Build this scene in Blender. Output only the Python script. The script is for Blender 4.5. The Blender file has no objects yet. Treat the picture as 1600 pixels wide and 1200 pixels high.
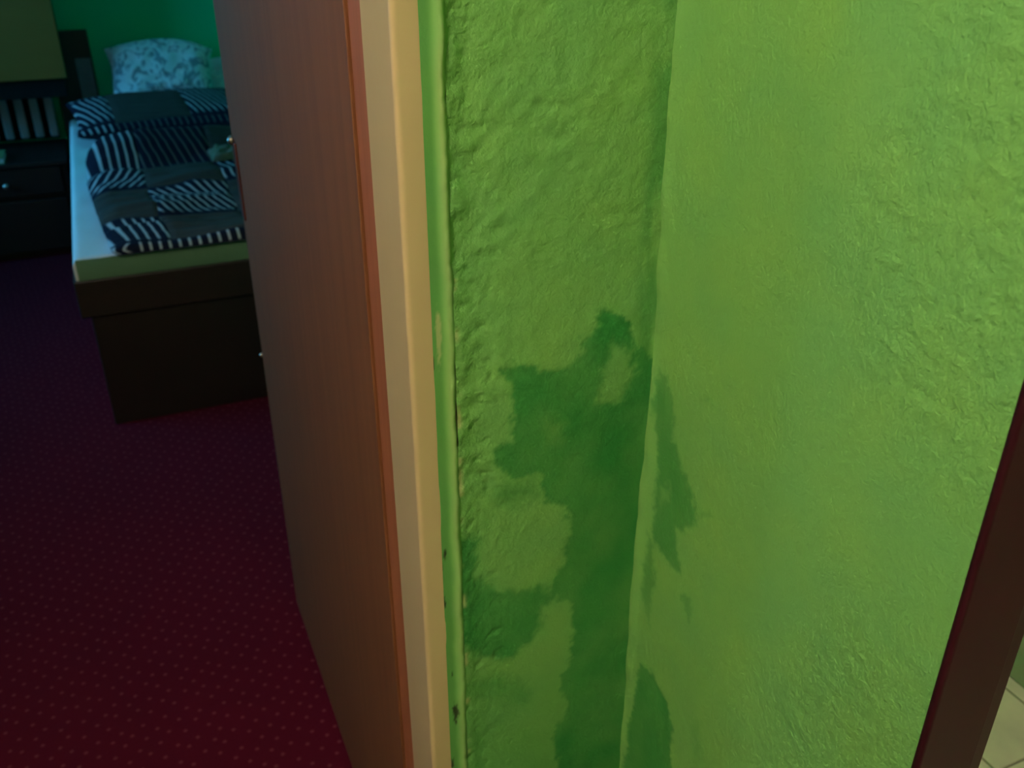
import bpy, bmesh, math
import numpy as np
from mathutils import Vector, Matrix

S = bpy.context.scene
C = S.collection
R = math.radians

# ------------------------------------------------------------------ camera, sky, exposure
F_PX, PITCH, YAW, CAM_H = 1425.0, 27.4, 23.5, 1.38
cam_d = bpy.data.cameras.new('camera')
cam_d.sensor_fit = 'HORIZONTAL'; cam_d.sensor_width = 36.0
cam_d.lens = F_PX / 1600.0 * 36.0
cam_d.clip_start = 0.02
cam = bpy.data.objects.new('camera', cam_d); C.objects.link(cam)
cam.location = (0, 0, CAM_H)
cam.rotation_euler = (R(90 - PITCH), 0, R(-YAW))
cam_d.dof.use_dof = True; cam_d.dof.focus_distance = .70; cam_d.dof.aperture_fstop = 10.0
S.camera = cam

SKY = (0.08, 0.50, 0.98); SKY_STRENGTH = 11.8
HALL_LAMP = 116.0; BATH_LAMP = 118.0
w = bpy.data.worlds.new('dusk_sky'); S.world = w; w.use_nodes = True
w.node_tree.nodes['Background'].inputs[0].default_value = (*SKY, 1)
w.node_tree.nodes['Background'].inputs[1].default_value = SKY_STRENGTH
# portal in the bedroom window: guides the daylight only
pd = bpy.data.lights.new('window_portal', 'AREA'); pd.shape = 'RECTANGLE'; pd.size = 1.9; pd.size_y = 1.3
pd.cycles.is_portal = True
po = bpy.data.objects.new('window_portal', pd); C.objects.link(po)
po.location = (-2.36, 3.45, 1.6); po.rotation_euler = (R(90), 0, R(-90))

vs = S.view_settings
vs.view_transform = 'Standard'; vs.look = 'None'; vs.exposure = 0.0; vs.gamma = 1.0; vs.use_curve_mapping = False

# ------------------------------------------------------------------ numpy noise
def vnoise(x, y, seed=0):
    xi = np.floor(x).astype(np.int64); yi = np.floor(y).astype(np.int64)
    fx = x - xi; fy = y - yi
    fx = fx*fx*(3-2*fx); fy = fy*fy*(3-2*fy)
    def h(a, b):
        n = (a*374761393 + b*668265263 + seed*1442695041) & 0x7fffffff
        n = ((n ^ (n >> 13)) * 1274126177) & 0x7fffffff
        n = n ^ (n >> 16)
        return (n & 0xffff) / 65535.0
    a = h(xi, yi)*(1-fx) + h(xi+1, yi)*fx
    b = h(xi, yi+1)*(1-fx) + h(xi+1, yi+1)*fx
    return (a*(1-fy) + b*fy)*2 - 1
def fbm(x, y, seed=0, oct=4):
    s = 0; a = 1.0
    for i in range(oct):
        s = s + a*vnoise(x*2**i, y*2**i, seed+i*17); a *= .5
    return s
def sstep(a, b, x):
    t = np.clip((x-a)/(b-a), 0, 1); return t*t*(3-2*t)
def poly_sd(px, py, poly):            # signed distance, positive inside
    p = np.array(poly); n = len(p)
    d = np.full(px.shape, 1e9); ins = np.zeros(px.shape, bool)
    for i in range(n):
        ax, ay = p[i]; bx, by = p[(i+1) % n]
        ex, ey = bx-ax, by-ay
        t = np.clip(((px-ax)*ex + (py-ay)*ey)/(ex*ex+ey*ey+1e-12), 0, 1)
        d = np.minimum(d, np.hypot(px-ax-t*ex, py-ay-t*ey))
        c = (ay > py) != (by > py)
        with np.errstate(divide='ignore', invalid='ignore'):
            xx = (bx-ax)*(py-ay)/(by-ay if by != ay else 1e-9) + ax
        ins ^= c & (px < xx)
    return np.where(ins, d, -d)

# ------------------------------------------------------------------ materials
M = {}
def mat(name, col, rough=.6, metal=0.0, spec=.5, noise=None, bump=None, emit=None):
    m = bpy.data.materials.new(name); m.use_nodes = True; M[name] = m
    nt = m.node_tree; b = nt.nodes['Principled BSDF']
    b.inputs['Base Color'].default_value = (*col, 1)
    b.inputs['Roughness'].default_value = rough
    b.inputs['Metallic'].default_value = metal
    b.inputs['Specular IOR Level'].default_value = spec
    tc = nt.nodes.new('ShaderNodeTexCoord')
    if noise:                          # (scale xyz, other colour, amount range)
        sc, col2, lo, hi = noise
        mp = nt.nodes.new('ShaderNodeMapping'); mp.inputs['Scale'].default_value = sc
        nt.links.new(tc.outputs['Object'], mp.inputs['Vector'])
        n = nt.nodes.new('ShaderNodeTexNoise'); n.inputs['Scale'].default_value = 1; n.inputs['Detail'].default_value = 5
        nt.links.new(mp.outputs[0], n.inputs['Vector'])
        rp = nt.nodes.new('ShaderNodeMapRange'); rp.inputs[1].default_value = lo; rp.inputs[2].default_value = hi
        nt.links.new(n.outputs['Fac'], rp.inputs[0])
        mx = nt.nodes.new('ShaderNodeMix'); mx.data_type = 'RGBA'
        mx.inputs[6].default_value = (*col, 1); mx.inputs[7].default_value = (*col2, 1)
        nt.links.new(rp.outputs[0], mx.inputs[0]); nt.links.new(mx.outputs[2], b.inputs['Base Color'])
    if bump:                           # (scale, strength, distance)
        n2 = nt.nodes.new('ShaderNodeTexNoise'); n2.inputs['Scale'].default_value = bump[0]; n2.inputs['Detail'].default_value = 4
        nt.links.new(tc.outputs['Object'], n2.inputs['Vector'])
        bp = nt.nodes.new('ShaderNodeBump'); bp.inputs['Strength'].default_value = bump[1]; bp.inputs['Distance'].default_value = bump[2]
        nt.links.new(n2.outputs['Fac'], bp.inputs['Height']); nt.links.new(bp.outputs[0], b.inputs['Normal'])
    if emit:
        b.inputs['Emission Color'].default_value = (*emit[0], 1); b.inputs['Emission Strength'].default_value = emit[1]
    return m
def node(nt, t, **kw):
    n = nt.nodes.new(t)
    for k, v in kw.items(): setattr(n, k, v)
    return n
def mixrgb(nt, fac, a, b):
    mx = node(nt, 'ShaderNodeMix', data_type='RGBA')
    for i, v in ((0, fac), (6, a), (7, b)):
        if hasattr(v, 'links') or hasattr(v, 'is_output'): nt.links.new(v, mx.inputs[i])
        elif i == 0: mx.inputs[0].default_value = v
        else: mx.inputs[i].default_value = (*v, 1)
    return mx.outputs[2]
def math_n(nt, op, a, b=None, c=None):
    m = node(nt, 'ShaderNodeMath', operation=op)
    for i, v in enumerate((a, b, c)):
        if v is None: continue
        if hasattr(v, 'is_output'): nt.links.new(v, m.inputs[i])
        else: m.inputs[i].default_value = v
    return m.outputs[0]

GREEN = (.165, .36, .060)
def wall_paint():                      # bright green distemper; wet stain and darker bands, pale chips and painted bead highlight, dark cracks as attributes
    m = mat('green_paint', GREEN, .75, spec=.25)
    nt = m.node_tree; b = nt.nodes['Principled BSDF']
    tc = node(nt, 'ShaderNodeTexCoord')
    def attr(n): a = node(nt, 'ShaderNodeAttribute'); a.attribute_name = n; return a.outputs['Fac']
    n1 = node(nt, 'ShaderNodeTexNoise'); n1.inputs['Scale'].default_value = 14; n1.inputs['Detail'].default_value = 6
    nt.links.new(tc.outputs['Object'], n1.inputs['Vector'])
    rp = node(nt, 'ShaderNodeMapRange'); rp.inputs[1].default_value = .3; rp.inputs[2].default_value = .7
    nt.links.new(n1.outputs['Fac'], rp.inputs[0])
    c = mixrgb(nt, rp.outputs[0], (.143, .362, .100), (.172, .388, .092))
    c = mixrgb(nt, attr('stain'), c, (.028, .210, .042))
    c = mixrgb(nt, attr('pale'), c, (.42, .46, .20))
    c = mixrgb(nt, attr('crack_dark'), c, (.015, .020, .006))
    nt.links.new(c, b.inputs['Base Color'])
    rr = math_n(nt, 'MULTIPLY_ADD', attr('stain'), -.12, .75); nt.links.new(rr, b.inputs['Roughness'])
    n2 = node(nt, 'ShaderNodeTexNoise'); n2.inputs['Scale'].default_value = 380; n2.inputs['Detail'].default_value = 5
    nt.links.new(tc.outputs['Object'], n2.inputs['Vector'])
    n3 = node(nt, 'ShaderNodeTexNoise'); n3.inputs['Scale'].default_value = 165; n3.inputs['Detail'].default_value = 3
    n3.inputs['Distortion'].default_value = .25
    nt.links.new(tc.outputs['Object'], n3.inputs['Vector'])
    h = math_n(nt, 'ADD', math_n(nt, 'MULTIPLY', n2.outputs['Fac'], .8), n3.outputs['Fac'])
    h = math_n(nt, 'MULTIPLY', h, attr('roughness'))
    bp = node(nt, 'ShaderNodeBump'); bp.inputs['Strength'].default_value = 1.0; bp.inputs['Distance'].default_value = .0013
    nt.links.new(h, bp.inputs['Height']); nt.links.new(bp.outputs[0], b.inputs['Normal'])
wall_paint()
mat('bedroom_green', (.005, .62, .27), .7, spec=.1, noise=((6, 6, 6), (.006, .65, .26), .3, .7), bump=(120, .2, .002))
mat('ceiling_white', (.75, .74, .70), .8, noise=((3, 3, 3), (.70, .69, .65), .3, .7))
mat('hall_wall', (.62, .56, .40), .75, noise=((4, 4, 4), (.58, .52, .37), .3, .7))
mat('bath_wall', (.30, .33, .20), .45, noise=((5, 5, 5), (.27, .30, .19), .3, .7))
mat('cream_enamel', (.56, .42, .235), .30, noise=((9, 9, 3), (.53, .395, .215), .35, .7), bump=(60, .08, .002))
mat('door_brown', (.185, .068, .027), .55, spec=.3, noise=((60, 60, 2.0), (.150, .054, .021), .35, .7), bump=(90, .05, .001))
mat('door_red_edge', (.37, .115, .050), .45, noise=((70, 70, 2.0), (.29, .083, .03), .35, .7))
mat('red_enamel', (.034, .0018, .0070), .5, spec=.25, noise=((8, 8, 3), (.029, .0015, .006), .35, .7))
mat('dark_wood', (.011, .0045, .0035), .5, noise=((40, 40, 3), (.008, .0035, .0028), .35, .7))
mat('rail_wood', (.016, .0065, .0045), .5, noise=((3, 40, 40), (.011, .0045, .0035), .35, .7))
mat('nickel', (.62, .60, .55), .35, metal=1.0, noise=((30, 30, 30), (.55, .53, .48), .3, .7))
mat('bronze', (.16, .035, .02), .4, metal=.6, noise=((40, 40, 20), (.12, .03, .018), .3, .7))
mat('sheet', (.74, .78, .78), .85, spec=.2, noise=((4, 4, 4), (.70, .74, .75), .3, .7), bump=(18, .25, .01))
mat('sheet_end_shaded', (.14, .26, .15), .85, spec=.2, noise=((5, 5, 5), (.12, .23, .13), .3, .7), bump=(20, .25, .01))  # darker copy of the sheet: shade and green wall bounce painted in
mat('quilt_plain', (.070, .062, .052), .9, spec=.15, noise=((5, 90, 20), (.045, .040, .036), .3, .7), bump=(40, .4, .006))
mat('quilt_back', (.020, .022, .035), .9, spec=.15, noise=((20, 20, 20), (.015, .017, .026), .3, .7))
mat('olive_panel', (.26, .115, .010), .6, noise=((3, 3, 20), (.24, .105, .009), .3, .7))  # warm hall light is put into the panel colour
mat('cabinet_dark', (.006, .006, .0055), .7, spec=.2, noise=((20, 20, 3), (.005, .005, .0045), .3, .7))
mat('radiator_paint', (.34, .40, .38), .5, noise=((8, 8, 8), (.30, .36, .34), .3, .7))
mat('board_dark', (.045, .030, .020), .6, noise=((30, 30, 3), (.035, .024, .016), .3, .7))
mat('card_grey', (.23, .23, .24), .8, noise=((30, 30, 30), (.19, .19, .20), .3, .7))
mat('book_green', (.16, .30, .13), .6, noise=((20, 20, 20), (.14, .27, .12), .3, .7))
mat('paper', (.7, .68, .6), .8, noise=((90, 90, 300), (.62, .6, .52), .3, .7))
mat('cloth_drab', (.16, .14, .10), .9, noise=((14, 14, 14), (.10, .13, .06), .4, .65), bump=(60, .4, .004))
mat('tile_beige', (.43, .385, .265), .4, noise=((9, 9, 9), (.34, .31, .225), .38, .68), bump=(25, .08, .002))
mat('grout', (.15, .135, .09), .9, noise=((60, 60, 60), (.12, .11, .075), .3, .7))
mat('lino', (.10, .075, .05), .5, noise=((6, 6, 6), (.085, .065, .045), .3, .7))
mat('window_white', (.72, .72, .70), .4, noise=((9, 9, 9), (.68, .68, .66), .3, .7))
mat('lamp_glass', (.9, .85, .75), .3, emit=((1.0, .86, .66), HALL_LAMP), noise=((2, 2, 2), (.88, .83, .73), .3, .7))
mat('bath_lamp_glass', (.9, .85, .75), .3, emit=((1.0, .88, .70), BATH_LAMP), noise=((2, 2, 2), (.88, .83, .73), .3, .7))
mg = bpy.data.materials.new('pane_glass'); mg.use_nodes = True; M['pane_glass'] = mg
_nt = mg.node_tree; _nt.nodes.remove(_nt.nodes['Principled BSDF'])
_t = node(_nt, 'ShaderNodeBsdfTransparent'); _t.inputs[0].default_value = (.92, .95, .95, 1)
_g = node(_nt, 'ShaderNodeBsdfGlossy'); _g.inputs['Roughness'].default_value = .02
_f = node(_nt, 'ShaderNodeFresnel'); _f.inputs[0].default_value = 1.45
_x = node(_nt, 'ShaderNodeMixShader')
_nt.links.new(_f.outputs[0], _x.inputs[0]); _nt.links.new(_t.outputs[0], _x.inputs[1]); _nt.links.new(_g.outputs[0], _x.inputs[2])
_nt.links.new(_x.outputs[0], _nt.nodes['Material Output'].inputs['Surface'])

def carpet_mat():
    m = mat('carpet', (.060, .010, .020), .95, spec=.1)
    nt = m.node_tree; b = nt.nodes['Principled BSDF']
    tc = node(nt, 'ShaderNodeTexCoord')
    mp = node(nt, 'ShaderNodeMapping'); mp.inputs['Rotation'].default_value = (0, 0, R(38))
    nt.links.new(tc.outputs['Object'], mp.inputs['Vector'])
    v = node(nt, 'ShaderNodeTexVoronoi', feature='F1'); v.voronoi_dimensions = '2D'
    v.inputs['Scale'].default_value = 34; v.inputs['Randomness'].default_value = .34
    nt.links.new(mp.outputs[0], v.inputs['Vector'])
    rp = node(nt, 'ShaderNodeMapRange'); rp.inputs[1].default_value = .17; rp.inputs[2].default_value = .08
    nt.links.new(v.outputs['Distance'], rp.inputs[0])
    n1 = node(nt, 'ShaderNodeTexNoise'); n1.inputs['Scale'].default_value = 3; n1.inputs['Detail'].default_value = 4
    nt.links.new(tc.outputs['Object'], n1.inputs['Vector'])
    base = mixrgb(nt, n1.outputs['Fac'], (.112, .0048, .0175), (.084, .0038, .0150))
    n3 = node(nt, 'ShaderNodeTexNoise'); n3.inputs['Scale'].default_value = 500; n3.inputs['Detail'].default_value = 2
    nt.links.new(tc.outputs['Object'], n3.inputs['Vector'])
    base = mixrgb(nt, math_n(nt, 'MULTIPLY', n3.outputs['Fac'], .5), base, (.04, .0015, .005))
    c = mixrgb(nt, math_n(nt, 'MULTIPLY', rp.outputs[0], .55), base, (.20, .048, .055))
    nt.links.new(c, b.inputs['Base Color'])
    bp = node(nt, 'ShaderNodeBump'); bp.inputs['Strength'].default_value = .4; bp.inputs['Distance'].default_value = .002
    nt.links.new(n3.outputs['Fac'], bp.inputs['Height']); nt.links.new(bp.outputs[0], b.inputs['Normal'])
carpet_mat()

def stripe_mat(name='quilt_stripe', pale=(.44, .47, .48), w0=.19):                      # UV: x runs across the stripes in metres, y along the patch 0..1
    m = mat(name, (.012, .014, .035), .88, spec=.15)
    nt = m.node_tree; b = nt.nodes['Principled BSDF']
    uv = node(nt, 'ShaderNodeUVMap', uv_map='cloth'); sp = node(nt, 'ShaderNodeSeparateXYZ')
    nt.links.new(uv.outputs[0], sp.inputs[0])
    fr = math_n(nt, 'FRACT', math_n(nt, 'DIVIDE', sp.outputs[0], .027))
    d = math_n(nt, 'ABSOLUTE', math_n(nt, 'SUBTRACT', fr, .5))
    rp = node(nt, 'ShaderNodeMapRange'); rp.inputs[1].default_value = w0; rp.inputs[2].default_value = w0-.11
    nt.links.new(d, rp.inputs[0])
    e = math_n(nt, 'ABSOLUTE', math_n(nt, 'SUBTRACT', sp.outputs[1], .5))
    r2 = node(nt, 'ShaderNodeMapRange'); r2.inputs[1].default_value = .47; r2.inputs[2].default_value = .40
    nt.links.new(e, r2.inputs[0])
    f = math_n(nt, 'MULTIPLY', rp.outputs[0], r2.outputs[0])
    nt.links.new(mixrgb(nt, f, (.009, .010, .024), pale), b.inputs['Base Color'])
stripe_mat()
stripe_mat('quilt_stripe_grey', (.13, .13, .12), .15)

def floral_mat():
    m = mat('pillow_print', (.6, .65, .66), .85, spec=.2)
    nt = m.node_tree; b = nt.nodes['Principled BSDF']
    tc = node(nt, 'ShaderNodeTexCoord')
    n = node(nt, 'ShaderNodeTexNoise'); n.inputs['Scale'].default_value = 17; n.inputs['Detail'].default_value = 1.5
    n.inputs['Distortion'].default_value = 2.2
    nt.links.new(tc.outputs['Object'], n.inputs['Vector'])
    rp = node(nt, 'ShaderNodeMapRange'); rp.inputs[1].default_value = .50; rp.inputs[2].default_value = .58
    nt.links.new(n.outputs['Fac'], rp.inputs[0])
    nt.links.new(mixrgb(nt, math_n(nt, 'MULTIPLY', rp.outputs[0], .85), (.72, .78, .80), (.20, .27, .32)), b.inputs['Base Color'])
floral_mat()

# ------------------------------------------------------------------ helpers
def link(o, parent=None, label=None, cat=None, group=None, kind=None):
    C.objects.link(o)
    if parent: o.parent = parent
    if label: o['label'] = label
    if cat: o['category'] = cat
    if group: o['group'] = group
    if kind: o['kind'] = kind
    return o
def empty(name, loc=(0, 0, 0), **kw):
    o = bpy.data.objects.new(name, None); o.location = loc; o.empty_display_size = .1
    return link(o, **kw)
def from_bm(name, bm, m, parent=None, smooth=False, **kw):
    me = bpy.data.meshes.new(name); bm.to_mesh(me); bm.free()
    if smooth: me.polygons.foreach_set('use_smooth', [True]*len(me.polygons))
    me.materials.append(M[m])
    return link(bpy.data.objects.new(name, me), parent, **kw)
def add_box(bm, x0, x1, y0, y1, z0, z1, bev=0, seg=2):
    r = bmesh.ops.create_cube(bm, size=1)
    for v in r['verts']:
        v.co = Vector(((x0+x1)/2 + v.co.x*(x1-x0), (y0+y1)/2 + v.co.y*(y1-y0), (z0+z1)/2 + v.co.z*(z1-z0)))
    if bev:
        ed = list({e for v in r['verts'] for e in v.link_edges})
        bmesh.ops.bevel(bm, geom=ed, offset=bev, segments=seg, profile=.5, affect='EDGES')
def box(name, b, m, parent=None, bev=0, **kw):
    bm = bmesh.new(); add_box(bm, *b, bev=bev); return from_bm(name, bm, m, parent, **kw)
def boxes(name, bs, m, parent=None, bev=0, **kw):
    bm = bmesh.new()
    for b in bs: add_box(bm, *b, bev=bev)
    return from_bm(name, bm, m, parent, **kw)
def lathe(name, prof, m, parent=None, n=24, axis='Z', loc=(0, 0, 0), **kw):
    bm = bmesh.new(); rings = []
    for r, z in prof:
        ring = []
        for i in range(n):
            a = 2*math.pi*i/n; p = (r*math.cos(a), r*math.sin(a), z)
            if axis == 'X': p = (z, p[0], p[1])
            if axis == 'Y': p = (p[0], z, p[1])
            ring.append(bm.verts.new(Vector(p)+Vector(loc)))
        rings.append(ring)
    for a, b in zip(rings, rings[1:]):
        for i in range(n): bm.faces.new((a[i], a[(i+1) % n], b[(i+1) % n], b[i]))
    bm.faces.new(rings[0]); bm.faces.new(rings[-1])
    bmesh.ops.recalc_face_normals(bm, faces=bm.faces)
    return from_bm(name, bm, m, parent, smooth=True, **kw)
def grid_mesh(name, P, m, parent=None, attrs=None, extra=None, uv=None, flip=False, **kw):
    """P: (ni,nj,3) points -> one mesh, optional extra boxes, per-point attributes, uv (ni,nj,2)"""
    ni, nj = P.shape[:2]
    idx = np.arange(ni*nj).reshape(ni, nj)
    q = np.stack([idx[:-1, :-1], idx[1:, :-1], idx[1:, 1:], idx[:-1, 1:]], -1).reshape(-1, 4)
    if flip: q = q[:, ::-1]
    verts = P.reshape(-1, 3); nq = len(q)
    faces = q.tolist(); verts = verts.tolist()
    for b in extra or []:
        x0, x1, y0, y1, z0, z1 = b; k = len(verts)
        verts += [(x0,y0,z0),(x1,y0,z0),(x1,y1,z0),(x0,y1,z0),(x0,y0,z1),(x1,y0,z1),(x1,y1,z1),(x0,y1,z1)]
        faces += [[k+i for i in f] for f in ((0,3,2,1),(4,5,6,7),(0,1,5,4),(1,2,6,5),(2,3,7,6),(3,0,4,7))]
    me = bpy.data.meshes.new(name); me.from_pydata(verts, [], faces)
    me.polygons.foreach_set('use_smooth', [True]*nq + [False]*(len(faces)-nq))
    for k, a in (attrs or {}).items():
        at = me.attributes.new(k, 'FLOAT', 'POINT')
        at.data.foreach_set('value', np.concatenate([a.reshape(-1), np.zeros(len(verts)-ni*nj)]).astype(np.float32))
    if uv is not None:
        l = me.uv_layers.new(name='cloth')
        l.data.foreach_set('uv', uv.reshape(-1, 2)[q.reshape(-1)].astype(np.float32).reshape(-1))
    me.materials.append(M[m]); me.update()
    return link(bpy.data.objects.new(name, me), parent, **kw)
def spaced(lo, a, b, hi, fine, coarse):
    z = [np.arange(a, b, fine), [b]]
    if lo < a: z.insert(0, np.arange(lo, a-coarse*.4, coarse))
    if hi > b: z.append(np.append(np.arange(b+coarse, hi-coarse*.4, coarse), hi))
    return np.concatenate(z)

# ------------------------------------------------------------------ room shell
YW, XR, CEIL = .65, .4245, 2.55        # hall wall with bedroom door, hall right wall
JX = .190                              # inner face of the bedroom door jamb
ST = dict(kind='structure')
STAIN_L = {
'main': [(.3685,1.0709),(.383,1.0648),(.3989,1.0516),(.406,1.0267),(.4203,1.0096),(.4424,.9796),(.50,.06),(.372,.09),(.352,.30),(.3484,.4642),(.3297,.5575),(.3485,.5991),(.336,.6236),(.3523,.6731),(.3538,.739),(.3254,.7572),(.3375,.7903),(.3435,.8284),(.3396,.8664),(.3159,.8856),(.3121,.9119),(.2826,.916),(.2649,.9365),(.2669,.9476),(.2807,.9577),(.2808,.9874),(.2765,1.0139),(.2694,1.0327),(.2917,1.0345),(.3072,1.0215),(.3323,1.0216),(.3468,1.027),(.3475,1.0438),(.3631,1.0522),(.3624,1.0658)],
'lowl': [(.226,.8655),(.2465,.856),(.2412,.8175),(.2757,.7823),(.325,.774),(.34,.7565),(.3183,.7513),(.3152,.7182),(.2826,.6909),(.2507,.7077),(.222,.7374)],
'midl': [(.2634,.914),(.3054,.9136),(.3091,.8911),(.2826,.8838),(.2665,.8991)],
'botl': [(.2293,.6855),(.2754,.6759),(.3089,.6395),(.3054,.6125),(.2752,.6207),(.2286,.6589)],
'botl2': [(.2276,.6225),(.2826,.6079),(.3372,.5743),(.3484,.30),(.30,.12),(.2251,.10)],
'hole': [(.38,1.0379),(.4008,1.0245),(.4049,.994),(.3905,.9734),(.3668,.9738),(.3688,1.0014)],
'hole2': [(.3143,.9733),(.3339,.9656),(.328,.943),(.3148,.9462)]}
STAIN_R = {
'main': [(.638,1.0036),(.6246,1.002),(.6123,.9848),(.6062,.9509),(.585,.925),(.5645,.9026),(.555,.8826),(.5894,.8535),(.5712,.8153),(.5894,.8072),(.6096,.8163),(.6258,.8287),(.6299,.8947),(.6324,.9296),(.6433,.959)],
'hole': [(.6215,.885),(.6,.8946),(.6001,.8799),(.6191,.8678)],
'streak': [(.6349,.8225),(.6216,.8158),(.6123,.7656),(.6189,.7105),(.6345,.7399)],
'dot1': [(.5671,.7964),(.5534,.8072),(.5464,.7774),(.5544,.7724)],
'low': [(.6293,.645),(.6005,.6601),(.5646,.639),(.5548,.6229),(.5479,.543),(.561,.38),(.585,.22),(.625,.12),(.6393,.30),(.6393,.5259),(.6306,.5757)],
'faint': [(.5266,.6695),(.5129,.6745),(.5024,.6321),(.5159,.6174)],
'dot2': [(.5592,.8954),(.5403,.9146),(.5371,.9078),(.5542,.8902)],
'dot3': [(.5689,1.0082),(.5538,1.0144),(.5563,1.007)]}

def stain_field(a, z, polys, weights, soft, seed):
    wa = a + .0045*fbm(a*90, z*90, seed) + .002*fbm(a*330, z*330, seed+3)
    wz = z + .0045*fbm(a*90, z*90, seed+7) + .002*fbm(a*330, z*330, seed+9)
    s = np.zeros(a.shape)
    for k, wgt in weights.items():
        f = sstep(-soft.get(k, .004), soft.get(k, .004), poly_sd(wa, wz, polys[k]))
        s = np.maximum(s, wgt*f) if wgt > 0 else s*(1+wgt*f)
    s *= .90 + .18*fbm(a*26, z*22, seed+20, 3)
    return np.clip(s, 0, 1)

# hall wall that holds the bedroom door: rough plaster with the damp stain
xa = np.append(np.arange(.229, XR+.006, .002), XR+.008)
za = spaced(0, .42, 1.42, CEIL, .002, .012)
X, Z = np.meshgrid(xa, za, indexing='ij')
rough = .35 + .9*np.exp(-((X-.229)/.028)**2) + .35*sstep(.9, 1.3, Z)
rough *= np.where(Z < .85, .65, 1)
dsp = .0009*fbm(X*85, Z*85, 1, 4)*rough + .0030*fbm(X*7, Z*4, 5, 2)
dsp -= .0022*np.clip(fbm(X*150+.6*fbm(X*40, Z*40, 8), Z*110, 11, 3)-.35, 0, 1)*np.exp(-((X-.229)/.05)**2)
dsp += .0034*np.exp(-((X-.229)/.012)**2)     # plaster swells up against the bead
stL = stain_field(X, Z, STAIN_L, {'main': .95, 'lowl': .9, 'midl': .55, 'botl': .6, 'botl2': .42, 'hole': -.8, 'hole2': -.45},
                  {'midl': .012, 'botl': .012, 'botl2': .02, 'hole': .006, 'hole2': .01, 'lowl': .007}, 31)
low = sstep(.72, .60, Z)*.30           # stain colour rises faintly towards the bottom
stL = np.maximum(stL, low)
nearc = sstep(.396, .414, X)           # darker band beside the corner, in the stain colour
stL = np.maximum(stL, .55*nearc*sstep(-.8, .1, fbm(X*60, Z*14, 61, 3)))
paleL = np.clip(1.6*np.exp(-((X-.2305)/.0022)**2)*np.clip(fbm(X*40, Z*70, 71, 3)-.05, 0, 1), 0, .8)*((Z > .5) & (Z < 1.12))
P = np.stack([X, np.full_like(X, YW)-dsp, Z], -1)
wall_front = grid_mesh('wall_front', P, 'green_paint', attrs={'stain': stL, 'pale': paleL, 'crack_dark': np.zeros_like(X), 'roughness': np.clip(.40+.45*rough, 0, 1.15)},
    extra=[(.231, XR+.02, .6545, .75, 0, CEIL), (-2.4, -.70, .65, .75, 0, CEIL), (-.70, .231, .65, .75, 2.0, CEIL)], **ST)

# hall right wall
ya = np.append(np.arange(.282, YW+.004, .002), YW+.006)
za = spaced(0, .42, 1.42, CEIL, .002, .012)
Y, Z = np.meshgrid(ya, za, indexing='ij')
reg = sstep(-.25, .5, fbm(Y*5+.3, Z*5, 41, 2) + 1.1*sstep(.52, .34, Y) + .8*sstep(1.02, 1.22, Z) - .9)
dsp = .00055*fbm(Y*120, Z*100, 43, 3)*(.30+.85*reg) + .0020*fbm(Y*6, Z*4, 47, 2)
dsp += .0007*np.clip(fbm(Y*95, Z*95, 51, 3)-.3, 0, 1)*reg
dsp += .0022*np.exp(-((YW-Y)/.010)**2)*(1+.5*fbm(Y*60, Z*30, 53, 2))      # fillet in the corner
stR = stain_field(Y, Z, STAIN_R, {'main': .74, 'streak': .55, 'dot1': .55, 'low': .8, 'faint': .25, 'dot2': .35, 'dot3': .3, 'hole': -.6},
                  {'streak': .005, 'faint': .008, 'dot2': .005, 'dot3': .004, 'hole': .006}, 83)
P = np.stack([np.full_like(Y, XR)-dsp, Y, Z], -1)
wall_right = grid_mesh('wall_right', P, 'green_paint', flip=True, attrs={'stain': stR, 'pale': np.zeros_like(Y), 'crack_dark': np.zeros_like(Y), 'roughness': .60+.35*reg},
    extra=[(XR+.004, .494, .293, .75, 0, CEIL), (XR, .494, -1.7, -.55, 0, CEIL), (XR, .494, -.55, .286, 1.99, CEIL)], **ST)

box('wall_left', (-1.3, -1.2, -1.7, .65, 0, CEIL), 'hall_wall', **ST)
box('wall_rear', (-1.3, .494, -1.8, -1.7, 0, CEIL), 'hall_wall', **ST)
box('wall_nook', (.28, .494, .75, 1.75, 0, CEIL), 'bedroom_green', **ST)
box('wall_partition', (.494, 1.7, 1.65, 1.75, 0, CEIL), 'bedroom_green', **ST)
box('wall_bedroom_back', (-2.5, 1.7, 4.87, 4.97, 0, CEIL), 'bedroom_green', **ST)
box('wall_bedroom_right', (1.6, 1.7, 1.75, 4.87, 0, CEIL), 'bedroom_green', **ST)
boxes('wall_bedroom_left', [(-2.5, -2.4, .65, 2.5, 0, CEIL), (-2.5, -2.4, 4.4, 4.87, 0, CEIL),
      (-2.5, -2.4, 2.5, 4.4, 0, .95), (-2.5, -2.4, 2.5, 4.4, 2.25, CEIL)], 'bedroom_green', **ST)
box('wall_washroom_far', (1.475, 1.575, -1.0, 1.65, 0, CEIL), 'bath_wall', **ST)
box('wall_washroom_rear', (.494, 1.575, -1.1, -1.0, 0, CEIL), 'bath_wall', **ST)
box('ceiling', (-2.5, 1.7, -1.8, 4.97, CEIL, CEIL+.1), 'ceiling_white', **ST)
boxes('floor_carpet', [(-2.5, .40, .65, 1.70, -.05, 0), (-2.5, 1.7, 1.70, 4.97, -.05, 0)], 'carpet', **ST)
box('floor_hall', (-1.3, .44, -1.8, .65, -.05, 0), 'lino', **ST)
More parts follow.
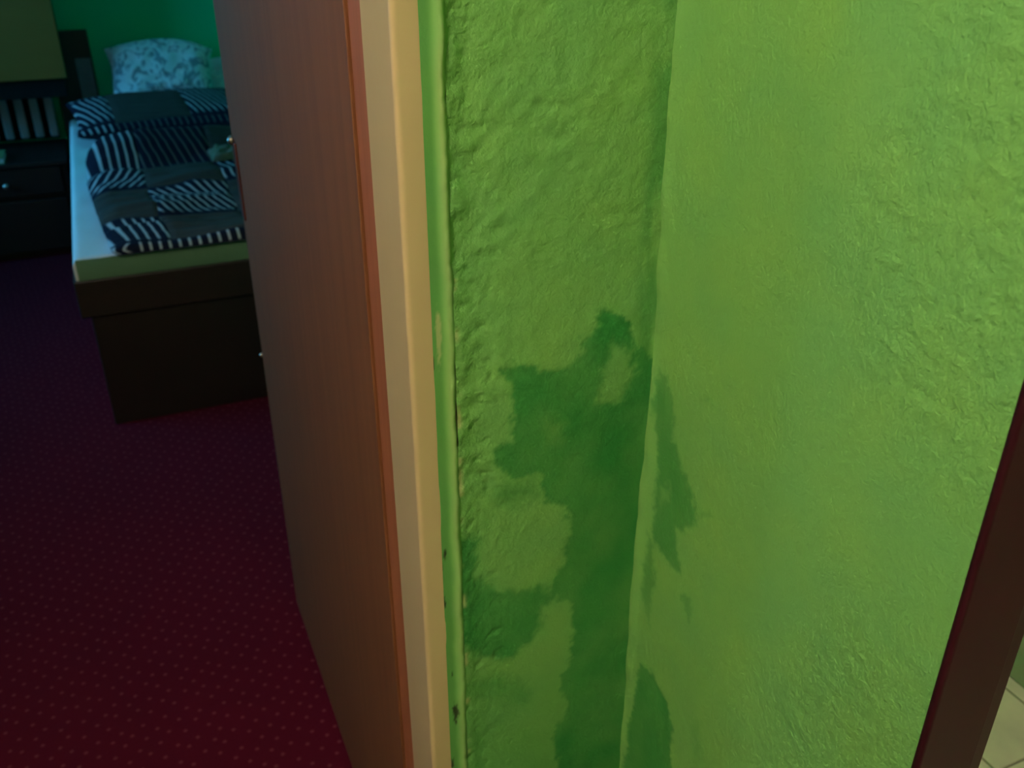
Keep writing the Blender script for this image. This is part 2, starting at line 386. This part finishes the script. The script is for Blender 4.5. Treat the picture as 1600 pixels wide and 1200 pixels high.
# bedroom window: white frame, mullion, two panes
win = empty('window_1', (-2.45, 3.45, .95), **ST)
def wbox(n, b, m, **k): return box(n, (b[0]+2.45, b[1]+2.45, b[2]-2.75, b[3]-2.75, b[4]-.95, b[5]-.95), m, win, **k)
for n_, b in (('frame_rail', (-2.48, -2.42, 1.8, 3.7, .95, 1.01)), ('frame_rail', (-2.48, -2.42, 1.8, 3.7, 2.19, 2.25)),
              ('frame_stile', (-2.48, -2.42, 1.8, 1.86, 1.01, 2.19)), ('frame_stile', (-2.48, -2.42, 3.64, 3.7, 1.01, 2.19)),
              ('mullion', (-2.48, -2.42, 2.72, 2.78, 1.01, 2.19))): wbox(n_, b, 'window_white', bev=.005)
wbox('pane', (-2.453, -2.447, 1.86, 2.72, 1.01, 2.19), 'pane_glass'); wbox('pane', (-2.453, -2.447, 2.78, 3.64, 1.01, 2.19), 'pane_glass')
wbox('sill', (-2.42, -2.28, 1.78, 3.72, .92, .95), 'window_white', bev=.005)

# tiled floor next door: every tile a piece over the grout bed
ft = empty('floor_tiled', (0, 0, 0), **ST)
box('grout_bed', (.44, 1.575, -1.1, 1.70, -.05, -.003), 'grout', ft)
T = .182
bm = bmesh.new(); add_box(bm, -T/2+.002, T/2-.002, -T/2+.002, T/2-.002, -.010, 0, bev=.0012, seg=1)
tme = bpy.data.meshes.new('tile'); bm.to_mesh(tme); bm.free(); tme.materials.append(M['tile_beige'])
rng = np.random.default_rng(4)
for i in range(-6, 1):
    for j in range(-9, 6):
        cx, cy = 1.258+T/2+T*i, .697+T/2+T*j
        if cx-T/2 < .445 or cy+T/2 > 1.66 or cy-T/2 < -1.01: continue
        t = bpy.data.objects.new('tile', tme); t.location = (cx, cy, float(rng.uniform(-.0006, .0006)))
        t.rotation_euler = (0, 0, float(rng.uniform(-.004, .004))); link(t, ft)
for j in range(-9, 6):                # cut strip along the far wall
    cy = .697+T/2+T*j
    if cy+T/2 > 1.66 or cy-T/2 < -1.01: continue
    box('tile', (1.442, 1.473, cy-T/2+.002, cy+T/2-.002, -.010, 0), 'tile_beige', ft)

# ------------------------------------------------------------------ bedroom door frame, painted cream
def sweep(name, prof, z0, z1, m, parent, **kw):      # prof: (x,y) open outline, extruded along z
    zz = np.linspace(z0, z1, 24)
    p = np.array(prof); PP = np.zeros((len(p), len(zz), 3))
    PP[:, :, 0] = p[:, 0:1]; PP[:, :, 1] = p[:, 1:2]; PP[:, :, 2] = zz[None]
    return grid_mesh(name, PP, m, parent, **kw)
fr = empty('trim_1', (0, 0, 0), **ST)
def jamb_prof(s):                                    # s=+1 right side; rounded arris between jamb and face
    r = .0042; pr = [(.2255, .6500), (.2100, .6470), (.2090, .6469), (JX+r+.001, .6462)]
    for k in range(7):
        a = math.pi/2*k/6
        pr.append((JX+r-r*math.sin(a), .6462+r-r*math.cos(a)))
    pr += [(JX, .6512), (JX, .655), (JX, .7235), (JX, .724), (JX+.0003, .7243), (JX+.004, .7262), (JX+.0045, .7263), (JX+.0205, .7265), (JX+.0205, .7505), (.24, .7505)]
    return pr
sweep('jamb', jamb_prof(1), 0, 2.0, 'cream_enamel', fr, flip=True)
sweep('jamb', [(-.49+ -x+.02, y) for x, y in jamb_prof(1)], 0, 2.0, 'cream_enamel', fr)
boxes('head', [(-.70, .235, .6462, .724, 1.965, 2.03), (-.70, .235, .724, .7505, 1.985, 2.03)], 'cream_enamel', fr, bev=.004)

# green painted strip and plaster bead between the cream frame and the rough wall
zz = spaced(0, .45, 1.42, 2.0, .0025, .04)
u = np.linspace(0, 1, 21)
U, Z = np.meshgrid(u, zz, indexing='ij')
xl = .2088 + .0009*fbm(Z*22, Z*0+3, 91, 3) + .0012*sstep(.95, .8, Z)*fbm(Z*60, Z*0, 93, 2)
xr = .2318 + .0012*fbm(Z*26, Z*0+1, 95, 3)
X = xl + (xr-xl)*U
ridge = np.exp(-((U-.74)/.17)**2)
yy = .6475 - .0004 - .0034*ridge*(1+.2*fbm(Z*30, Z*0, 97, 2)) - .0006*fbm(X*160, Z*120, 99, 3)*sstep(.3, .9, U)
yy += .0030*sstep(.06, 0, U)*sstep(-.05, .5, fbm(Z*18, Z*0+7, 101, 2)) + .0018*sstep(.80, 1.0, U)
crack_dark = np.zeros_like(X); pale = np.zeros_like(X)  # cracks and pits along the frame edge: their shade is painted dark
for cx, cz, rx, rz in ((.2100, 1.046, .0010, .008), (.2098, .822, .0010, .014), (.2103, .793, .0020, .006), (.2090, .737, .0013, .009),
                       (.2180, .646, .0030, .014), (.2110, .571, .0028, .010), (.2160, .70, .0012, .004), (.2135, .850, .0016, .006)):
    crack_dark = np.maximum(crack_dark, .92*sstep(1.25, .6, np.hypot((X-cx)/rx, (Z-cz)/rz) + .35*fbm(X*500, Z*250, 103, 2)))
for cx, cz, rx, rz in ((.2158, 1.070, .0022, .024), (.2305, 1.050, .0012, .02), (.2300, .975, .0016, .010), (.2290, .995, .0014, .012)):
    pale = np.maximum(pale, .75*sstep(1.3, .5, np.hypot((X-cx)/rx, (Z-cz)/rz) + .4*fbm(X*400, Z*200, 105, 2)))
pale = np.maximum(pale, .36*np.exp(-((U-.72)/.14)**2)*(.8+.4*fbm(X*10, Z*12, 107, 3)))  # bead highlight painted in as a pale band along the ridge
pale = np.maximum(pale, .55*sstep(.85, .95, U)*np.clip(fbm(X*50, Z*90, 109, 3)+.05, 0, 1)*(Z < 1.12))
strip_dark = .42*sstep(.55, .30, U)  # half of the strip next to the frame toned darker
pale = np.clip(pale, 0, 1)
grid_mesh('trim_2', np.stack([X, yy, Z], -1), 'green_paint', attrs={'stain': strip_dark, 'pale': pale, 'crack_dark': crack_dark, 'roughness': .12+.4*sstep(.75, 1, U)}, **ST)

# ------------------------------------------------------------------ dark red frame of the doorway in the right wall
f2 = empty('trim_3', (0, 0, 0), **ST)
def red_prof(yj, s):
    pr = [(XR+.002, yj+s*.004), (XR-.0035, yj+s*.003)]
    for k in range(5):
        a = math.pi/2*k/4; r = .0025
        pr.append((XR-.0035+r-r*math.cos(a), yj-s*(r*math.sin(a))+s*.0005))
    pr += [(XR, yj-s*.002), (XR+.0515, yj-s*.002), (XR+.052, yj-s*.002), (XR+.0535, yj-s*.0012), (XR+.0565, yj+s*.004), (XR+.058, yj+s*.006), (.500, yj+s*.006), (.500, yj+s*.02)]
    return pr
sweep('jamb', red_prof(.284, 1), 0, 2.0, 'red_enamel', f2)
sweep('jamb', red_prof(-.548, -1), 0, 2.0, 'red_enamel', f2, flip=True)
box('head', (XR-.0035, .500, -.55, .286, 1.97, 2.02), 'red_enamel', f2, bev=.003)

# ------------------------------------------------------------------ open bedroom door
D0, D1, DZ0, DZ1 = .7285, 1.645, .012, 1.965
door = empty('door_1', (JX+.02, D0, 0), label='brown laminate bedroom door standing wide open', **ST)
def dbox(n, b, m, bev=0, **k):
    return box(n, (b[0]-JX-.02, b[1]-JX-.02, b[2]-D0, b[3]-D0, b[4], b[5]), m, door, bev=bev, **k)
dbox('leaf', (JX+.001, JX+.041, .780, D1, DZ0, DZ1), 'door_brown', bev=.0015)
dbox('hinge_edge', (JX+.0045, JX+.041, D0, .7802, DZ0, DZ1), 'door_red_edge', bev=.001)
dbox('hinge', (JX+.030, JX+.0455, D0-.001, D0+.012, .25, .34), 'nickel', bev=.002)
dbox('hinge', (JX+.030, JX+.0455, D0-.001, D0+.012, 1.60, 1.69), 'nickel', bev=.002)
pl = dbox('lock_plate', (JX-.0022, JX+.0015, D1-.046, D1-.012, .90, 1.035), 'bronze', bev=.002, label='reddish bronze lock plate')
lathe('knob', [(.008, 0), (.008, -.002), (.0065, -.004), (.0055, -.006), (.003, -.0075), (.001, -.008)], 'nickel', door, axis='X',
      loc=(JX-.002-JX-.02, D1-.020-D0, 1.035), label='small pale metal knob')
dbox('latch_face', (JX+.010, JX+.030, D1-.001, D1+.0015, .94, 1.10), 'nickel')
lathe('stop_screw', [(.004, 0), (.004, -.004), (.001, -.006)], 'nickel', door, n=12, axis='X', loc=(-.019, D1-.006-D0, .625))

# ------------------------------------------------------------------ bed
BX0, BX1, BY0, BY1 = -.165, .755, 2.66, 4.74
bed = empty('bed', ((BX0+BX1)/2, BY0, 0), label='dark wooden single bed with white sheet behind the open door', cat='bed')
def local(o, p):
    o.parent = p; o.matrix_parent_inverse = Matrix.Translation(-Vector(p.location)); return o
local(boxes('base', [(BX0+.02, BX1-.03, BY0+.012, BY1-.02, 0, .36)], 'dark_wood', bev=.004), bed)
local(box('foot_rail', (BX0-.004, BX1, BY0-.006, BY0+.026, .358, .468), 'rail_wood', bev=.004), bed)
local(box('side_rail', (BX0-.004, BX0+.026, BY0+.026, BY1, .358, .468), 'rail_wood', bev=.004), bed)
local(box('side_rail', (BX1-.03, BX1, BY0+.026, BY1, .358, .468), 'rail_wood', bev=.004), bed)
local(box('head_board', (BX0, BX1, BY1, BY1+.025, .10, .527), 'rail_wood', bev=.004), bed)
# mattress with sheet: soft box with rounded top edge
def soft_slab(name, x0, x1, y0, y1, z0, z1, r, m, wob=.003, seed=0, **kw):
    nx, ny = 60, 130
    def axis_(lo, hi, n):
        edge = np.linspace(0, 1, 8)
        return np.concatenate([lo+0*edge[:1], lo+r*(1-np.cos(edge*math.pi/2)), np.linspace(lo+r, hi-r, n)[1:-1], hi-r*(1-np.cos(edge[::-1]*math.pi/2)), hi+0*edge[:1]])
    ax, ay = axis_(x0, x1, nx), axis_(y0, y1, ny)
    A, B = np.meshgrid(ax, ay, indexing='ij')
    def drop(v, lo, hi):
        t = np.clip(np.minimum(v-lo, hi-v)/r, 0, 1); return r*(1-np.sqrt(1-(1-t)**2))
    Zt = z1 - np.maximum(drop(A, x0, x1), drop(B, y0, y1)) + wob*fbm(A*6, B*6, seed, 3)*np.minimum(1, np.minimum(np.minimum(A-x0, x1-A), np.minimum(B-y0, y1-B))/r)
    Zt[0, :] = z0; Zt[-1, :] = z0; Zt[:, 0] = z0; Zt[:, -1] = z0
    return grid_mesh(name, np.stack([A, B, Zt], -1), m, **kw)
local(soft_slab('mattress', BX0+.004, BX1-.004, BY0+.004, BY1-.004, .44, .530, .022, 'sheet', seed=7), bed)
# sheet's foot end; its shade and green wall bounce are in the colour
Zs = np.linspace(.466, .527, 10); Xs = np.linspace(BX0+.012, BX1-.012, 120)
XX, ZZ = np.meshgrid(Xs, Zs, indexing='ij')
bul = .004*np.sin((ZZ-.466)/.061*math.pi)
local(grid_mesh('end_panel', np.stack([XX, BY0+.002-bul-.0012*fbm(XX*22, ZZ*9, 3, 3), ZZ], -1), 'sheet_end_shaded'), bed)['label'] = 'foot end of the white sheet, shaded greenish tone painted in'

# ------------------------------------------------------------------ patchwork quilt, pushed up on the bed
QZ = .532
q = empty('quilt', (.33, 2.67, QZ), label='rumpled dark patchwork quilt with pale stripes heaped on the bed', cat='quilt')
yk = [2.640, 2.90, 3.30, 3.55, 3.66, 3.74]; xk = [-.040, -.062, -.088, -.078, -.030, .050]
def q_height(x, y):
    h = .030 + .030*sstep(2.80, 3.15, y) + .020*sstep(3.1, 3.3, y)
    h = h + .085*np.exp(-((y-3.53-.10*(x-.2))/.085)**2) * (.85+.15*np.sin(x*9))
    h = h - .018*np.exp(-((y-3.37)/.05)**2)
    h = h + .018*np.exp(-((y-2.93-.06*x)/.06)**2)*sstep(.30, .0, x)
    h = h + .020*np.exp(-((y-3.16)/.05)**2)*sstep(.02, .2, x)
    h = h + .008*fbm(x*4, y*22, 211, 3) + .006*fbm(x*9, y*9, 213, 3)
    return h
xb = [0, .152, .385, .60, .80]; yb = [2.640, 2.665, 2.865, 3.115, 3.345, 3.60, 3.74]
stripe_rows = {0: (1, 1, 0, 1), 1: (1, 0, 1, 0), 2: (0, 1, 0, 1), 3: (1, 0, 1, 0), 4: (1, 2, 0, 1), 5: (2, 2, 0, 1)}
shear = {(2, 1): .55, (3, 0): -.5, (4, 1): .35, (1, 0): .12}
for j in range(len(yb)-1):
    for i in range(4):
        ni, nj = 22, (8 if j == 0 else 26)
        s = np.linspace(xb[i], xb[i+1], ni); t = np.linspace(yb[j], yb[j+1], nj)
        SX, TY = np.meshgrid(s, t, indexing='ij')
        x = np.interp(TY, yk, xk) + SX*(.745-np.interp(TY, yk, xk))/.80
        x = x + .006*fbm(TY*16, SX*3, 215, 2)*sstep(.02, .1, SX)
        y = TY + .012*fbm(SX*5, TY*5, 217, 2)*sstep(2.64, 2.7, TY)
        rim = np.sqrt(np.clip(1-(1-np.clip(SX/.045, 0, 1))**2, 0, 1)) * np.sqrt(np.clip(1-(1-np.clip((TY-2.640)/.030, 0, 1))**2, 0, 1))
        rim = rim*np.sqrt(np.clip(1-(1-np.clip((3.74-TY)/.06, 0, 1))**2, 0, 1))*np.sqrt(np.clip(1-(1-np.clip((.80-SX)/.03, 0, 1))**2, 0, 1))
        x = x - .022*np.sin(np.clip(rim, 0, 1)*math.pi)*(SX < .05)
        d = np.minimum(np.minimum(SX-xb[i], xb[i+1]-SX), np.minimum(TY-yb[j], yb[j+1]-TY))
        seam = -.004*np.exp(-(d/.006)**2)
        z = QZ + np.maximum(rim*(q_height(x, y) + seam), .0005)
        sh = shear.get((j, i), .1)
        uvv = np.stack([SX + sh*(TY-yb[j]), (TY-yb[j])/(yb[j+1]-yb[j])], -1)
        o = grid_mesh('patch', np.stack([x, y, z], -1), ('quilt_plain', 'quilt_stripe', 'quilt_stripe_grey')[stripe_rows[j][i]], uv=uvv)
        local(o, q)

# ------------------------------------------------------------------ pillows
def pillow_pts(a, b, wx, wy, th, side, seed, pinch=.06, wr=.004):
    ra = 1-np.abs(a)**3.2; rb = 1-np.abs(b)**3.2
    prof = np.sqrt(np.clip(ra*rb, 0, 1))
    x = a*wx/2*(1-pinch*(1-np.abs(b)**2)*np.abs(a)**2); y = b*wy/2*(1-pinch*(1-np.abs(a)**2)*np.abs(b)**2)
    z = side*th/2*prof + wr*fbm(a*3+seed, b*3, seed, 3)*prof
    return x, y, z
def xform(P, rot, loc):
    m = np.array(rot.to_matrix()); return P @ m.T + np.array(loc)
from mathutils import Euler
bol = empty('long_pillow', (.21, 4.34, .53), label='long patchwork pillow with two striped ends lying at the head of the bed', cat='pillow')
rot = Euler((R(7), 0, R(4))); loc = (.228, 4.315, .606)
ab = [-1, -.58, .24, 1]; bb = [-1, -.86, .70, 1]
plan = [[1, 2, 2], [1, 0, 1], [1, 0, 0]]
for bi in range(3):
    for ai in range(3):
        a, b = np.meshgrid(np.linspace(ab[ai], ab[ai+1], 20), np.linspace(bb[bi], bb[bi+1], 16), indexing='ij')
        x, y, z = pillow_pts(a, b, .74, .46, .125, 1, 5)
        d = np.minimum(np.minimum(a-ab[ai], ab[ai+1]-a), np.minimum(b-bb[bi], bb[bi+1]-b))
        z = z-.004*np.exp(-(d/.03)**2)*(1-np.maximum(abs(a), abs(b))**8)
        uvv = np.stack([x + .06*(b-bb[bi]), (b-bb[bi])/(bb[bi+1]-bb[bi])], -1)
        local(grid_mesh('patch', xform(np.stack([x, y, z], -1), rot, loc), ('quilt_plain', 'quilt_stripe', 'quilt_stripe_grey')[plan[bi][ai]], uv=uvv), bol)
a, b = np.meshgrid(np.linspace(-1, 1, 40), np.linspace(-1, 1, 32), indexing='ij')
x, y, z = pillow_pts(a, b, .74, .46, .125, -1, 5)
PU = xform(np.stack([x, y, z], -1), rot, loc); PU[:, :, 2] = np.maximum(PU[:, :, 2], .5345)
local(grid_mesh('underside', PU, 'quilt_back', flip=True), bol)

def white_pillow(label, w_, h_, th, rot, loc, seed, m, droop=0, dome=0):
    a, b = np.meshgrid(np.linspace(-1, 1, 44), np.linspace(-1, 1, 40), indexing='ij')
    root = empty('pillow', loc, label=label, cat='pillow', group='white pillows against the green wall')
    for side, nm in ((1, 'front'), (-1, 'back')):
        x, y, z = pillow_pts(a, b, w_, h_, th, side, seed, .10, .008)
        y = y - droop*np.clip(-a, 0, 1)**2*np.clip(-b, 0, 1) + .012*np.sin(a*2.2+.5) + dome*(1-a*a)*np.clip(b, 0, 1)
        o = grid_mesh(nm, xform(np.stack([x, y, z], -1), rot, (0, 0, 0)), m, root, flip=(side < 0))
white_pillow('white pillow with grey-blue leaf print leaning on the patchwork pillow', .47, .245, .13, Euler((R(60), R(5), R(0))), (.270, 4.645, .715), 11, 'pillow_print', .06, .05)
white_pillow('plain white pillow behind the leaf-printed pillow', .36, .20, .08, Euler((R(78), R(0), R(0))), (.52, 4.815, .655), 14, 'sheet')

# crumpled drab cloth beside the door edge on the quilt
a, b = np.meshgrid(np.linspace(-1, 1, 40), np.linspace(-1, 1, 30), indexing='ij')
x, y, z = pillow_pts(a, b, .17, .13, .10, 1, 21, .12, .02)
grid_mesh('crumpled_cloth', np.stack([x+.39, y+3.36, np.maximum(z, 0)*.8+QZ+.004+q_height(x+.39, y+3.36)], -1), 'cloth_drab',
          label='small crumpled drab cloth on the quilt beside the door edge', cat='cloth')

# ------------------------------------------------------------------ bedside furniture
ns = empty('nightstand', (-.445, 4.63, 0), label='low dark wooden nightstand with one knob left of the bed', cat='nightstand')
local(boxes('carcass', [(-.69, -.668, 4.41, 4.85, 0, .405), (-.222, -.20, 4.41, 4.85, 0, .405), (-.668, -.222, 4.83, 4.85, .03, .405),
                        (-.668, -.222, 4.42, 4.83, .03, .05), (-.668, -.222, 4.42, 4.83, .265, .28), (-.668, -.222, 4.44, 4.46, 0, .03)], 'dark_wood', bev=.001), ns)
local(box('top', (-.70, -.192, 4.395, 4.855, .405, .425), 'rail_wood', bev=.003), ns)
dr = local(box('drawer', (-.665, -.225, 4.402, 4.42, .283, .400), 'dark_wood', bev=.003), ns)
kb = lathe('knob', [(.006, 0), (.006, -.012), (.012, -.018), (.013, -.024), (.008, -.030), (.001, -.031)], 'nickel', axis='Y', n=18, loc=(-.447, 4.402, .337))
local(kb, dr); kb.matrix_parent_inverse = Matrix.Identity(4); kb['label'] = 'small pale metal knob'
kb.matrix_parent_inverse = (Matrix.Translation(ns.location) @ dr.matrix_parent_inverse).inverted()
local(box('door_panel', (-.665, -.225, 4.402, 4.42, .035, .262), 'dark_wood', bev=.003), ns)

bk = empty('green_book', (-.50, 4.50, .425), label='small pale green book on the nightstand at the picture edge', cat='book')
local(boxes('cover', [(-.56, -.434, 4.42, 4.58, .4255, .4285), (-.56, -.434, 4.42, 4.58, .4475, .4505), (-.562, -.558, 4.42, 4.58, .4255, .4505)], 'book_green'), bk)
local(box('pages', (-.557, -.437, 4.423, 4.577, .4285, .4475), 'paper'), bk)

rad = empty('radiator', (-.42, 4.82, 0), label='pale ribbed radiator on the wall behind the nightstand', cat='radiator')
bm = bmesh.new(); add_box(bm, -.018, .018, -.012, .010, .445, .625, bev=.008, seg=3)
rme = bpy.data.meshes.new('column'); bm.to_mesh(rme); bm.free(); rme.materials.append(M['radiator_paint'])
for k in range(9):
    c = bpy.data.objects.new('column', rme); c.location = (.185-.0625*k, 0.0, 0); link(c, rad)
box('header_pipe', (-.345, .205, .012, .034, .455, .475), 'cabinet_dark', rad, bev=.006)
box('header_pipe', (-.345, .205, .012, .034, .590, .610), 'cabinet_dark', rad, bev=.006)
box('back_plate', (-.345, .205, .034, .046, .432, .64), 'cabinet_dark', rad)

cab = empty('wall_cabinet', (-.5, 4.80, .67), label='olive yellow wall cabinet with a dark bottom rail above the nightstand', cat='cabinet')
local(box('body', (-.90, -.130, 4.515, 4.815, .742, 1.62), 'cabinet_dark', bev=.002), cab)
local(box('door', (-.898, -.124, 4.495, 4.514, .745, 1.618), 'olive_panel', bev=.003), cab)
local(box('bottom_rail', (-.90, -.136, 4.515, 4.815, .668, .7415), 'cabinet_dark', bev=.002), cab)

bd = empty('leaning_board', (-.10, 4.85, 0), label='narrow dark board against the green wall at the head of the bed', cat='board')
local(box('board', (-.186, -.012, 4.835, 4.865, 0, .900), 'board_dark', bev=.003), bd)
local(box('card', (-.085, -.020, 4.831, 4.8345, .600, .780), 'card_grey'), bd)['label'] = 'pale grey card on the board'

# ------------------------------------------------------------------ ceiling lamps (the place's own light, out of the picture)
def ceiling_lamp(loc, m, label):
    r = empty('ceiling_lamp', loc, label=label, cat='lamp')
    lathe('base', [(.001, 0), (.085, 0), (.085, -.02), (.060, -.035), (.001, -.035)], 'window_white', r)
    g = [(.055, -.036)] + [(.115*math.sin(a), -.135+.115*math.cos(a)) for a in np.linspace(R(32), R(178), 14)]
    lathe('globe', g, m, r, n=28)
ceiling_lamp((-.68, -.13, CEIL), 'lamp_glass', 'round glass ceiling lamp in the hall')
ceiling_lamp((1.0, .20, CEIL), 'bath_lamp_glass', 'round glass ceiling lamp over the tiled floor')
